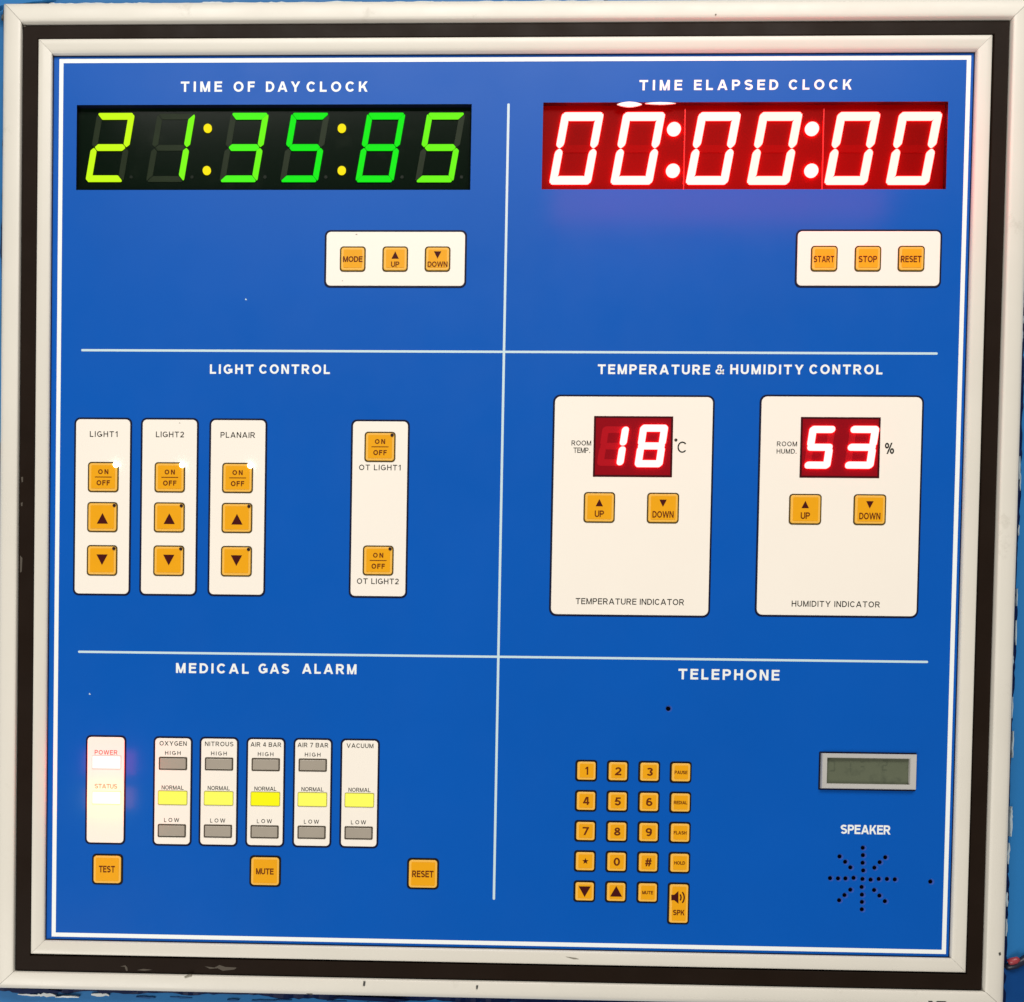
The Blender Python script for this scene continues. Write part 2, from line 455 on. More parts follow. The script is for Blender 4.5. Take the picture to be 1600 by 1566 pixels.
# outer frame, with its mitre seams, chips and scuffs
mb = MB()
prof = [(0, 0.002), (0, -0.0052), (0.0003, -0.0058), (0.0009, -0.0062), (0.0022, -0.0064), (0.0062, -0.0063), (0.0098, -0.0058),
        (0.0122, -0.0048), (0.0136, -0.0030), (OW, 0.0000), (OW, W_Y)]
rail_frame(mb, OF, prof, 'frame_paint', 0.00018, (KL, KR, KB, KT))
l, r, b, t = OF
for (sx, sz, x, z) in ((-KL, KT, l, t), (KR, KT, r, t), (KR, -KB, r, b), (-KL, -KB, l, b)):      # dark filler seen in the mitres
    pts = [(d, y+0.0003) for d, y in prof]
    for (d0, y0), (d1, y1) in zip(pts, pts[1:]):
        w = 0.0003
        mb.face([(x+sx*d0-w, y0, z+sz*d0+w*sx*sz), (x+sx*d0+w, y0, z+sz*d0-w*sx*sz), (x+sx*d1+w, y1, z+sz*d1-w*sx*sz), (x+sx*d1-w, y1, z+sz*d1+w*sx*sz)], 'seam_grey')
def chip(mb, pts, y, m='chip_dark', th=0.0003):
    mb.poly([at(u, v, y) for u, v in pts], y+0.002, y-th, m)
chip(mb, [(1449, 1560), (1452, 1557), (1456, 1563), (1459, 1570), (1452, 1572)], -0.0058)
chip(mb, [(1460, 1567), (1468, 1561), (1474, 1563), (1484, 1557), (1486, 1559), (1474, 1568), (1466, 1571)], -0.0058)
chip(mb, [(568, 1533), (571, 1534), (570, 1541), (567, 1540)], -0.0066)
chip(mb, [(744, 1540), (747, 1540), (746, 1546), (744, 1545)], -0.0066)
chip(mb, [(478, 1550), (485, 1548), (496, 1549), (495, 1552), (489, 1552), (487, 1555), (479, 1553)], -0.0040)
chip(mb, [(1560, 1489), (1563, 1488), (1564, 1492), (1561, 1493)], -0.0060)
chip(mb, [(3, 24), (6, 22), (5, 29), (2, 30)], -0.0030)
chip(mb, [(3, 437), (10, 437), (9, 440), (6, 439)], -0.0035)
chip(mb, [(1469, 0), (1473, -1), (1474, 1.5), (1471, 2)], -0.0040)
chip(mb, [(1362, 0), (1366, -1), (1367, 1.5), (1363, 2)], -0.0040)
chip(mb, [(1117, 22.5), (1119, 22), (1119.5, 24), (1117.5, 24.2)], -0.0064, 'seam_grey')
chip(mb, [(288, 1526), (296, 1523), (300, 1524), (290, 1528)], -0.0066, 'seam_grey')
chip(mb, [(4, 1527), (10, 1536), (16, 1539), (8, 1540), (2, 1533)], -0.0040)
part(mb, 'outer_frame')

# dark rubber gasket in the channel between the frames
mb = MB()
def ring_strip(mb, rect_in, rect_out, y0, y1, m, bevel):
    (l, r, b, t), (L, Rr, B, T) = rect_in, rect_out
    def path(f, y): return [(l+(L-l)*f, y, b+(B-b)*f), (r+(Rr-r)*f, y, b+(B-b)*f), (r+(Rr-r)*f, y, t+(T-t)*f), (l+(L-l)*f, y, t+(T-t)*f)]
    rows = [path(0, y0), path(0, y1+bevel), path(bevel*60, y1), path(1-bevel*60, y1), path(1, y1+bevel), path(1, y0)]
    mb.rings(rows, m, cap=False)
    bmesh.ops.recalc_face_normals(mb.bm, faces=mb.bm.faces)
g = 0.0009
ring_strip(mb, (TO[0]-g, TO[1]+g, TO[2]-g, TO[3]+g), (OF[0]+g, OF[1]-g, OF[2]+g, OF[3]-g), 0.004, -0.0036, 'rubber', 0.0006)
ring_strip(mb, (TO[0]+0.002, TO[1]-0.002, TO[2]+0.002, TO[3]-0.002), (OF[0]-0.002, OF[1]+0.002, OF[2]-0.002, OF[3]+0.002), 0.005, -0.0006, 'gap_black', 0.0)
for pts in ([(36.5, 40), (40, 39.5), (40.5, 42), (37, 42.5)], [(33, 746), (36, 745), (36, 753), (34, 754)], [(32.5, 786), (35.5, 785), (35, 791), (33, 791)],
            [(31.5, 868), (35, 872), (34, 893), (31.5, 895)], [(188, 1510), (196, 1508.5), (199, 1512), (199.5, 1517), (197, 1517), (195, 1511)],
            [(214, 1516), (224, 1514), (238, 1515.5), (226, 1517)], [(320, 1510), (335, 1512), (343, 1508), (352, 1511), (370, 1512), (366, 1515), (348, 1517), (340, 1513), (328, 1514)]):
    chip(mb, pts, -0.0036, 'scuff_grey', 0.0001)
part(mb, 'gasket')

# slim white inner frame
mb = MB()
tw = (TI[0]-TO[0] + TO[1]-TI[1] + TI[2]-TO[2] + TO[3]-TI[3]) / 4
prof2 = [(0, 0.0), (0, -0.0022), (0.0003, -0.0027), (0.0010, -0.0032), (0.0026, -0.0036), (0.0062, -0.0038), (tw-0.0012, -0.0040),
         (tw-0.0003, -0.0037), (tw, -0.0032), (tw, 0.004)]
rail_frame(mb, TI, prof2, 'trim_paint', 0.00010)
l, r, b, t = TI
for (sx, sz, x, z) in ((-1, 1, l, t), (1, 1, r, t), (1, -1, r, b), (-1, -1, l, b)):
    pts = [(d, y+0.0003) for d, y in prof2]
    for (d0, y0), (d1, y1) in zip(pts, pts[1:]):
        w = 0.0003
        mb.face([(x+sx*d0-w, y0, z+sz*d0+w*sx*sz), (x+sx*d0+w, y0, z+sz*d0-w*sx*sz), (x+sx*d1+w, y1, z+sz*d1-w*sx*sz), (x+sx*d1-w, y1, z+sz*d1+w*sx*sz)], 'seam_grey')
chip(mb, [(884, 1495), (900, 1497), (905, 1499), (896, 1499)], -0.0038, 'seam_grey', 0.0001)
part(mb, 'inner_frame')

# blue face plate, really cut out for the clocks, the speaker and the two pinholes
CLOCKS = (box_at(119.5, 163.5, 736, 297), box_at(847.5, 159.5, 1480, 296))
S = 1/4.5714
sp = [(1250+u*S, 1160+v*S) for u, v in
      [(454, 755), (455, 808), (453, 862), (457, 917), (452, 978), (446, 1035), (448, 1090), (448, 1142), (447, 1195),
       (220, 972), (277, 974), (330, 974), (388, 970), (510, 983), (568, 978), (627, 978), (683, 981),
       (365, 895), (328, 855), (288, 817), (537, 897), (575, 858), (615, 823),
       (365, 1055), (323, 1093), (285, 1130), (535, 1057), (573, 1097), (612, 1137)]]
HOLES = [(at(u, v), 3.3*PX) for u, v in sp] + [(at(1045, 1107.5), 3.7*PX), (at(1455, 1378), 3.4*PX)]
mb = MB()
bm = mb.bm
loops = []
l, r, b, t = FACE
loops.append([(l, b), (r, b), (r, t), (l, t)])
for cx, cz, w, h in CLOCKS: loops.append([(cx-w/2, cz-h/2), (cx+w/2, cz-h/2), (cx+w/2, cz+h/2), (cx-w/2, cz+h/2)])
NH = 14
for (x, z), rad in HOLES: loops.append([(x+rad*1.45*math.cos(2*math.pi*k/NH), z+rad*1.45*math.sin(2*math.pi*k/NH)) for k in range(NH)])
edges = []; vloops = []
for lp in loops:
    vs = [bm.verts.new((x, 0, z)) for x, z in lp]; vloops.append(vs)
    for k in range(len(vs)): edges.append(bm.edges.new((vs[k], vs[(k+1) % len(vs)])))
bmesh.ops.triangle_fill(bm, use_beauty=True, use_dissolve=False, edges=edges, normal=(0, -1, 0))
i0 = mb.mi('face_blue')
for f in bm.faces:
    f.material_index = i0
    if f.normal.y > 0: f.normal_flip()
for (x, z), rad in HOLES:                                          # countersunk rim with its painted highlight, and bore, of each hole
    def c(k_, y): return [(x+rad*k_*math.cos(2*math.pi*k/NH), y, z+rad*k_*math.sin(2*math.pi*k/NH)) for k in range(NH)]
    mb.rings([c(1.45, 0), c(0.98, 0.0011)], 'rim_highlight', cap=False)
    mb.rings([c(0.98, 0.0011), c(0.98, 0.003)], 'hole_dark', cap=False)
for (u, v) in ((384, 468), (140, 1084.5),):            # specks of dirt
    x, z = at(u, v); mb.poly([(x-0.0006, z-0.0004), (x+0.0011, z-0.0006), (x-0.0001, z+0.0009)], 0.0, -0.0001, 'divider_white')
# the printed double border line and the three ruled lines are printed on the plate
part_face = part(mb, 'face_plate')
mb = MB()
o = corners((93, 92.4), (1517.6, 86.8), (1477.8, 1490.7), (80.6, 1463.5), 0)
lw = 6.6*PX
def rect_strip(mb, l, r, b, t, w, y, m):
    O = [(l, b), (r, b), (r, t), (l, t)]; I = [(l+w, b+w), (r-w, b+w), (r-w, t-w), (l+w, t-w)]
    for k in range(4):
        q = [O[k], O[(k+1) % 4], I[(k+1) % 4], I[k]]
        mb.face([(x, y, z) for x, z in q], m)
rect_strip(mb, o[0], o[1], o[2], o[3], lw, -0.00006, 'print_white')
part(mb, 'border_line', None, part_face)
mb = MB(); rect_strip(mb, TI[0]+0.0001, TI[1]-0.0001, TI[2]+0.0001, TI[3]-0.0001, 1.7*PX, -0.00005, 'outline_navy'); part(mb, 'edge_shade', 'dark line painted as the shadow gap round the blue plate', part_face)  # shade beside the inner frame, painted as a dark strip
def bar(name, p, q, wpx):
    (x0, z0), (x1, z1) = at(*p), at(*q)
    mb = MB(); w = wpx*PX/2
    if abs(x1-x0) > abs(z1-z0):
        z = (z0+z1)/2; mb.rrect((x0+x1)/2, z, abs(x1-x0), 2*w, w*0.9, 0, -0.00010, 'divider_white')
    else:
        x = (x0+x1)/2; mb.rrect(x, (z0+z1)/2, 2*w, abs(z1-z0), w*0.9, 0, -0.00014, 'divider_white')
    part(mb, name, None, part_face)
bar('divider_line', (795.5, 162), (770.7, 1406), 3.8)
bar('divider_line', (127, 548), (1465, 552), 3.6)
bar('divider_line', (122, 1019), (1450, 1034), 3.6)

def heading(items, v0, v1, label, bold=0.20):
    mb = MB(); words(mb, items, v0, v1, 'print_white', -0.00008, bold); part(mb, 'heading', label)
heading([('TIME', 282.5, 347), ('OF', 365, 398), ('DAY', 415.5, 469), ('CLOCK', 479, 574.5)], 127.5, 143.6, 'white heading TIME OF DAY CLOCK')
heading([('TIME', 999, 1066), ('ELAPSED', 1084.5, 1216), ('CLOCK', 1232.5, 1331)], lambda u: 125.2-(u-1000)/300, lambda u: 141.4-(u-1000)/250, 'white heading TIME ELAPSED CLOCK')
heading([('LIGHT', 328, 396), ('CONTROL', 405, 515.5)], 569.6, 584.4, 'white heading LIGHT CONTROL')
heading([('TEMPERATURE', 934, 1109.5), ('&', 1118, 1132), ('HUMIDITY', 1141, 1255.7), ('CONTROL', 1264.7, 1379)], 569.8, 585, 'white heading TEMPERATURE & HUMIDITY CONTROL')
heading([('MEDICAL', 275, 388.7), ('GAS', 404, 452), ('ALARM', 472, 557)], lambda u: 1036.5+(u-275)/200, lambda u: 1052+(u-275)/200, 'white heading MEDICAL GAS ALARM')
heading([('TELEPHONE', 1060, 1218)], 1046, 1062.5, 'white heading TELEPHONE')
heading([('SPEAKER', 1313.5, 1391.5)], 1289.3, 1303.6, 'white caption SPEAKER')

# ---- seven-segment digits
SEG = {'0': 'abcdef', '1': 'bc', '2': 'abged', '3': 'abgcd', '5': 'afgcd', '8': 'abcdefg'}
def seg_shapes(w, h, t, gap, tip):
    """polygons of the seven segments of an upright digit centred on the origin"""
    x, z = w/2, h/2
    def hseg(zc, outer):
        a, b = -x+t/2+gap, x-t/2-gap
        if outer == 0:
            return [(a, zc), (a+t/2*tip, zc-t/2), (b-t/2*tip, zc-t/2), (b, zc), (b-t/2*tip, zc+t/2), (a+t/2*tip, zc+t/2)]
        zo, zi = zc+outer*t/2, zc-outer*t/2
        return [(-x+t*0.30+gap, zo), (x-t*0.30-gap, zo), (x-t*0.12-gap, zo-outer*t*0.16), (x-t-gap*0.4, zi), (-x+t+gap*0.4, zi), (-x+t*0.12+gap, zo-outer*t*0.16)]
    def vseg(sx, sz):
        xo, xi = sx*x, sx*(x-t)
        z_mid, z_end = sz*gap*0.9, sz*(z-gap)
        xc = (xo+xi)/2
        return [(xc, z_mid), (xo, z_mid+sz*t*0.45), (xo, z_end-sz*t*0.30), (xo-sx*t*0.14, z_end-sz*t*0.12), (xi, z_end-sz*(t*0.98)), (xi, z_mid+sz*t*0.45)]
    return {'a': hseg(z-t/2, 1), 'g': hseg(0, 0), 'd': hseg(-z+t/2, -1), 'b': vseg(1, 1), 'c': vseg(1, -1), 'f': vseg(-1, 1), 'e': vseg(-1, -1)}
def capsule_shapes(w, h, t):
    x, z, r = w/2, h/2, t*0.47
    H = lambda zc, a, b: rr((a+b)/2, zc, b-a, t, r)
    Vv = lambda xc, a, b: rr(xc, (a+b)/2, t, abs(b-a), r)
    i = t*0.10
    return {'a': H(z-t/2, -x+i, x-i), 'g': H(0, -x+i, x-i), 'd': H(-z+t/2, -x+i, x-i),
            'b': Vv(x-t/2, t*0.10, z-i), 'c': Vv(x-t/2, -z+i, -t*0.10), 'f': Vv(-x+t/2, t*0.10, z-i), 'e': Vv(-x+t/2, -z+i, -t*0.10)}
def round_poly(p, r):
    out = []
    n = len(p)
    for k in range(n):
        a, b, c = Vector(p[k-1]), Vector(p[k]), Vector(p[(k+1) % n])
        d0 = min(r, (a-b).length*0.4); d1 = min(r, (c-b).length*0.4)
        s, e = b+(a-b).normalized()*d0, b+(c-b).normalized()*d1
        for f in (0, 0.5, 1): 
            q = s*(1-f)**2 + b*2*f*(1-f) + e*f*f
            out.append((q.x, q.y))
    return out
def digit(parent, ch, ctr, w, h, t, slant, y0, y1, lit_m, off_m, gap, tip=1.0, rad=0.0, label=None, off_y=None, capsule=False):
    mb = MB()
    cx, cz = ctr
    for k, (s, p) in enumerate((capsule_shapes(w, h, t) if capsule else seg_shapes(w, h, t, gap, tip)).items()):
        on = s in SEG[ch]
        dy = k*0.00001 if capsule else 0.0
        if rad and not capsule: p = round_poly(p, rad)
        q = [(cx + x + slant*z/h, cz + z) for x, z in p]
        if on: mb.poly(q, y0, y1-dy, lit_m if isinstance(lit_m, str) else lit_m.get(s, lit_m['*']))
        elif off_m: mb.poly(q, y0, y0-0.0003 if off_y is None else off_y-dy, off_m)
    return part(mb, 'digit', label, parent)

# ---- the two clocks
def window(cx, cz, w, h, y, back_m, wall_m):
    """recess: back plate at depth y and the four walls of the cut-out, seen from the front"""
    mb = MB()
    a, b, c, d = (cx-w/2, cz-h/2), (cx+w/2, cz-h/2), (cx+w/2, cz+h/2), (cx-w/2, cz+h/2)
    mb.face([(x, y, z) for x, z in (a, b, c, d)], back_m)
    for p, q in ((a, b), (b, c), (c, d), (d, a)):
        mb.face([(p[0], 0.0, p[1]), (q[0], 0.0, q[1]), (q[0], y, q[1]), (p[0], y, p[1])], wall_m)
    return mb
D = 0.0040
mb = window(*CLOCKS[0], D, 'glass_dark', 'recess_navy')
for u in (258, 368, 466, 585, 681, 160): 
    x, z = at(u-28, 277, D); 
for u in (205, 300, 414, 509, 628, 721):                           # unlit decimal points
    x, z = at(u, 277, D); mb.disc(x, z, 2.6*PX, D, D-0.0003, 'dot_off', 12)
clock1 = part(mb, 'clock_display', 'long black clock display with glowing green digits reading 21:35:85')
DY0, DY1 = D, D-0.0012
for ch, u, m in (('2', 171.8, 'lit_lime'), ('1', 266.3, 'lit_leaf'), ('3', 381.2, {'*': 'lit_mix', 'b': 'lit_fresh', 'c': 'lit_fresh'}),
                 ('5', 476, 'lit_green'), ('8', 594.4, 'lit_green'), ('5', 688, 'lit_fresh')):
    digit(clock1, ch, at(u, 230, DY1), 60.5*PX, 107.5*PX, 9.2*PX, 17.5*PX, DY0, DY1, m, 'segment_off_green', 1.2*PX, rad=1.0*PX)
for u0, u1 in ((324.5, 323), (534.2, 534)):
    for u, v in ((u0, 200), (u1, 266)):
        mb = MB(); x, z = at(u, v, DY1); mb.disc(x, z, 6.6*PX, DY0, DY1, 'lit_amber', 24)
        part(mb, 'colon_dot', None, clock1)

mb = window(*CLOCKS[1], D, 'red_back', 'red_wall')
for u in (1069, 1285.5):                                           # joints between the digit modules
    x, z = at(u, 230, D); cz, h = CLOCKS[1][1], CLOCKS[1][3]
    mb.rrect(x, cz-0.001, 1.6*PX, h*0.94, 0.2*PX, D, D-0.0006, 'red_joint')
clock2 = part(mb, 'clock_display', 'long red clock display with glowing white digits reading 00:00:00')
for u, m in ((901, 'lit_red'), (997, 'lit_red'), (1115, 'lit_red'), (1211, 'lit_red_warm'), (1332.5, 'lit_red_warm'), (1429, 'lit_red_warm')):
    digit(clock2, '0', at(u, 231.3, D-0.0014), 65*PX, 111*PX, 11.8*PX, 18.5*PX, D, D-0.0014, m, 'segment_off_red', 0.40*PX, rad=2.4*PX)
for u0, u1, v0, v1 in ((1053.7, 1052, 201, 266), (1269.5, 1268.5, 200.5, 266)):
    for u, v in ((u0, v0), (u1, v1)):
        mb = MB(); x, z = at(u, v, D-0.0014); mb.disc(x, z, 10.6*PX, D, D-0.0014, 'lit_colon', 28, bevel=0.0004)
        part(mb, 'colon_dot', None, clock2)
mb = MB()
y = 0.0002
def lens(u0, u1, v0, v1, n=12):
    up = [(u0+(u1-u0)*k/n, v0+0.0) for k in range(n+1)]
    pts = []
    for k in range(n+1):
        f = k/n; pts.append((u0+(u1-u0)*f, (v0+v1)/2 - (v1-v0)/2*math.sin(math.pi*f)**0.8))
    for k in range(n-1, 0, -1):
        f = k/n; pts.append((u0+(u1-u0)*f, (v0+v1)/2 + (v1-v0)/2*math.sin(math.pi*f)**0.8))
    return pts
mb.poly([at(u, v, y) for u, v in lens(964, 1003, 159.5, 167.5)], 0.0006, -0.0002, 'film_white')
mb.poly([at(u, v, y) for u, v in lens(1008, 1056, 160.2, 163.6)], 0.0006, -0.0002, 'film_white')
part(mb, 'torn_film', 'white torn edge of protective film at the top of the red display', clock2)

# ---- plates
def plate(u0, v0, u1, v1, name, label, texts=(), rpx=9, cut=None):
    """white plate in a dark outline; texts: (string, left, right, top, bottom, material, bold)"""
    cx, cz, w, h = box_at(u0, v0, u1, v1)
    mb = MB()
    mb.rrect(cx, cz, w, h, rpx*PX, 0.0, -0.00020, 'outline_navy')
    o = 2.9*PX
    mb.rrect(cx, cz, w-2*o, h-2*o, (rpx-2)*PX, 0.0, -0.00062, 'plate_white', bevel=0.0003)
    for s, a, b, c, d, m, bold in texts:
        for i, wd in enumerate([s]):
            words(mb, [(wd, a, b)], c, d, m, -0.00066, bold)
    for su, sv, sr in ((557, 367, 2), (535, 439.5, 1.5), (281, 661.5, 1.6), (144.5, 1254, 1.2)):        # specks of dirt
        if u0 < su < u1 and v0 < sv < v1:
            x, z = at(su, sv); r_ = sr*PX; mb.face([(x-r_, -0.00066, z-r_*0.2), (x+r_*0.8, -0.00066, z-r_*0.5), (x+r_*0.2, -0.00066, z+r_*0.5)], 'seam_grey')
    return part(mb, name, label)
def arrow(mb, u, v, w, h, up, y, m='legend_maroon'):
    x, z = at(u, v, y); w *= PX; h *= PX
    s = 1 if up else -1
    p = [(x-w/2, z-s*h/2), (x+w/2, z-s*h/2), (x, z+s*h/2)]
    if not up: p = p[::-1]
    mb.face([(a, y, b) for a, b in p], m)
BT = -0.0016
def button(u0, v0, u1, v1, legend, label, name='push_button', outline='outline_olive', base=-0.00062, led=None, opx=2.1, rpx=5.5):
    cx, cz, w, h = box_at(u0, v0, u1, v1, -0.001)
    mb = MB()
    mb.rrect(cx, cz, w, h, rpx*PX, base+0.0002, base-0.00020, outline)
    o = opx*PX
    mb.rrect(cx, cz, w-2*o, h-2*o, (rpx-1.5)*PX, base, BT+0.0002, 'button_rim', bevel=0.00045)
    i = (opx+3.6)*PX
    mb.rrect(cx, cz, w-2*i, h-2*i, 1.5*PX, base, BT, 'button_yellow')
    um, vm = (u0+u1)/2, (v0+v1)/2
    y = BT-0.00006
    kind = legend[0]
    if kind == 'word':
        s, a, b, c, d = legend[1:]; words(mb, [(s, a, b)], c, d, 'legend_brown', y, 0.20)
    elif kind == 'big':
        s, tw, th = legend[1:]; words(mb, [(s, um-tw/2+0.3, um+tw/2+0.3)], vm-th/2, vm+th/2, 'legend_brown', y, 0.185)
    elif kind == 'arrow':
        arrow(mb, um, vm+legend[2], legend[3], legend[4], legend[1], y)
    elif kind == 'arrow_word':
        up, s, tw = legend[1:]
        arrow(mb, um, v0+(v1-v0)*0.345, 11.5, 11.5, up, y)
        words(mb, [(s, um-tw/2, um+tw/2)], v0+(v1-v0)*0.60, v0+(v1-v0)*0.815, 'legend_brown', y, 0.185)
    elif kind == 'onoff':
        words(mb, [('ON', um-8, um+8)], v0+(v1-v0)*0.245, v0+(v1-v0)*0.405, 'legend_brown', y, 0.205)
        words(mb, [('OFF', um-10.5, um+10.5)], v0+(v1-v0)*0.605, v0+(v1-v0)*0.775, 'legend_brown', y, 0.205)
        x, z = at(um, v0+(v1-v0)*0.50, y); mb.rrect(x, z, 27*PX, 1.3*PX, 0.3*PX, BT, y, 'legend_brown')
    elif kind == 'star':
        x, z = at(um+0.5, vm, y)
        p = [(x+rad*PX*math.sin(math.pi*k/5), z+rad*PX*math.cos(math.pi*k/5)) for k in range(10) for rad in ((5.2,) if k % 2 == 0 else (2.2,))]
        mb.poly(p, BT, y, 'legend_maroon')
    elif kind == 'speaker':
        def P(u, v): return at(um+u, v0+v, y)
        mb.poly([P(-11.5, 19), P(-7, 19), P(-0.5, 13), P(-0.5, 33), P(-7, 27.5), P(-11.5, 27.5)], BT, y, 'legend_maroon')
        for rad, half in ((7.0, 35), (12.0, 40)):
            arc = [(-4.5+rad*math.cos(math.radians(a)), 23.2+rad*math.sin(math.radians(a))) for a in range(-half, half+1, 10)]
            arc2 = [(-4.5+(rad+2.2)*math.cos(math.radians(a)), 23.2+(rad+2.2)*math.sin(math.radians(a))) for a in range(half, -half-1, -10)]
            mb.poly([P(*q) for q in arc+arc2], BT, y, 'legend_maroon')
        words(mb, [('SPK', um-9, um+9)], v0+42.5, v0+51, 'legend_brown', y, 0.205)
    ob = part(mb, name, label)
    if led:
        lb = MB()
        u, v = u1-5.4, v0+5.4
        if led == 'lit':
            x, z = at(u1-4.5, v0+4.5, BT); lb.disc(x, z, 4.3*PX, BT+0.0004, BT-0.0006, 'led_lit', 20, bevel=0.0003)
        else:
            x, z = at(u, v, BT); lb.disc(x, z, 2.7*PX, BT+0.0004, BT-0.0003, 'led_dark', 16, bevel=0.0001)
        part(lb, 'indicator_light', 'lit white indicator light' if led == 'lit' else None, ob)
    return ob

G = 'legend_grey'
plate(507, 360, 729, 450, 'button_plate', 'white plate of the time of day clock buttons')
button(531, 385, 571.4, 424.6, ('word', 'MODE', 536, 566.5, 400.5, 409.5), 'yellow button marked MODE')
button(597.4, 385, 637.6, 424.6, ('arrow_word', True, 'UP', 13), 'yellow UP button under the green clock')
button(663.6, 385, 703.8, 424.6, ('arrow_word', False, 'DOWN', 31), 'yellow DOWN button under the green clock')
plate(1242.5, 359, 1471, 450, 'button_plate', 'white plate of the elapsed clock buttons')
button(1267, 384, 1309, 424.4, ('word', 'START', 1271.5, 1303.5, 399.8, 410), 'yellow button marked START')
button(1335.5, 384, 1377, 424.4, ('word', 'STOP', 1341.5, 1370.5, 399.8, 410), 'yellow button marked STOP')
button(1403, 384, 1445, 424.4, ('word', 'RESET', 1407.5, 1440, 399.8, 410), 'yellow RESET button under the red clock')

K = 1/4.7059
for name, x0, x1, tx, dv, bx in (('LIGHT1', 71.5, 495, (190, 394), 0, ((175, 402), (170, 395), (167, 392))),
                                 ('LIGHT2', 560, 985, (676, 882), 2.5, ((665, 890), (660, 888), (656, 884))),
                                 ('PLANAIR', 1062.5, 1487.5, (1151, 1405), 6.5, ((1162, 1390), (1158, 1385), (1153, 1382)))):
    X = lambda u: 100+u*K
    Y = lambda v: 640+(v+dv)*K
    plate(X(x0), Y(60), X(x1), Y(1368), 'button_plate', 'white upright plate marked '+name, [(name, X(tx[0]), X(tx[1]), Y(160), Y(202), G, 0.155)])
    button(X(bx[0][0]), Y(385), X(bx[0][1]), Y(608), ('onoff',), 'yellow ON/OFF button of '+name+' with its light on', led='lit')
    button(X(bx[1][0]), Y(680), X(bx[1][1]), Y(902), ('arrow', True, 2, 18, 17), 'yellow up arrow button of '+name, led='off')
    button(X(bx[2][0]), Y(997), X(bx[2][1]), Y(1222), ('arrow', False, -1, 18, 17), 'yellow down arrow button of '+name, led='off')
plate(546.8, 656, 638.2, 934.6, 'button_plate', 'white upright plate of the OT light buttons',
      [('OT LIGHT1', 561, 626, 726.3, 735, G, 0.155), ('OT LIGHT2', 557.6, 623, 904, 912.8, G, 0.155)])
button(569.5, 674.7, 618, 722, ('onoff',), 'yellow ON/OFF button of OT LIGHT1', led='off')
button(566.8, 852.5, 615, 899.5, ('onoff',), 'yellow ON/OFF button of OT LIGHT2', led='off')

# ---- temperature and humidity
def readout(rect, chars, label):
    cx, cz, w, h = box_at(*rect, -0.0007)
    mb = MB()
    mb.rrect(cx, cz, w, h, 0.6*PX, 0.0, -0.00075, 'red_wall')
    o = 3.2*PX
    mb.rrect(cx, cz, w-2*o, h-2*o, 0.5*PX, -0.0007, -0.00085, 'red_back_dark')
    d = part(mb, 'readout_display', label)
    for ch, u, v, wd, hg in chars:
        digit(d, ch, at(u, v, -0.001), wd*PX, hg*PX, 10.4*PX, 8.5*PX, -0.00085, -0.0019, 'lit_readout', 'segment_off_dim', 0.05*PX, off_y=-0.0009, capsule=True)
mat('segment_off_dim', (0.34, 0.006, 0.012), 0.4, spec=0.05, emit=(1, 0, 0.01), strength=0.06)
plate(861, 617.5, 1113, 964, 'indicator_plate', 'white plate of the temperature indicator',
      [('ROOM', 893, 923.8, 688.5, 696.3, G, 0.155), ('TEMP', 896, 919.5, 699.5, 707.8, G, 0.155), ('.', 921, 922.2, 699.5, 707.8, G, 0.155),
       ('C', 1058.5, 1073, 690, 707.8, G, 0.125), ('°', 1053.5, 1058.5, 685, 699, G, 0.155),
       ('TEMPERATURE INDICATOR', 899.4, 1069, 935.5, 945, G, 0.155)], rpx=11)
readout((927.3, 650.5, 1051, 745.6), (('1', 957.5, 697.2, 41, 62), ('8', 1017.5, 697.2, 43, 66)), 'small red readout showing 18 degrees')
button(912, 769, 961, 817, ('arrow_word', True, 'UP', 14.5), 'yellow UP button of the temperature indicator')
button(1011, 770, 1061, 818, ('arrow_word', False, 'DOWN', 33), 'yellow DOWN button of the temperature indicator')
plate(1183, 617.5, 1439, 965, 'indicator_plate', 'white plate of the humidity indicator',
      [('ROOM', 1213.9, 1245.4, 690, 697.5, G, 0.155), ('HUMD', 1213.5, 1242, 701.5, 709, G, 0.155), ('.', 1243.3, 1244.5, 701.5, 709, G, 0.155),
       ('%', 1382.5, 1397.2, 692, 709.5, G, 0.155),
       ('HUMIDITY INDICATOR', 1237, 1375, 939.4, 948.6, G, 0.155)], rpx=11)
readout((1250.3, 652, 1375, 747), (('5', 1280.7, 699.3, 40, 66), ('3', 1346, 699.3, 44, 66)), 'small red readout showing 53 percent')
button(1233, 771.8, 1283.7, 820, ('arrow_word', True, 'UP', 14.5), 'yellow UP button of the humidity indicator')
button(1333.7, 772.3, 1384.6, 820.7, ('arrow_word', False, 'DOWN', 33), 'yellow DOWN button of the humidity indicator')

# ---- medical gas alarm
def lamp(parent, u0, v0, u1, v1, m, border, label=None, bpx=2.0):
    cx, cz, w, h = box_at(u0, v0, u1, v1, -0.0012)
    mb = MB()
    mb.rrect(cx, cz, w, h, 2*PX, -0.0006, -0.0009, border)
    o = bpx*PX
    mb.rrect(cx, cz, w-2*o, h-2*o, 1.5*PX, -0.0006, -0.0016, m, bevel=0.00045)
    return part(mb, 'indicator_lamp', label, parent)
p = plate(133.6, 1149, 196.7, 1319.5, 'alarm_plate', 'white plate with the glowing POWER and STATUS lamps',
          [('POWER', 148, 183.5, 1172.3, 1179.2, 'legend_red', 0.14), ('STATUS', 148, 183, 1225.3, 1232.2, 'legend_ochre', 0.14)], rpx=8)
lamp(p, 143.4, 1180.5, 189, 1202, 'lit_power', 'lamp_border_white', 'lit red POWER lamp', 1.0)
lamp(p, 143.4, 1236.5, 189, 1257, 'lit_status', 'lamp_border_white', 'lit amber STATUS lamp', 1.0)
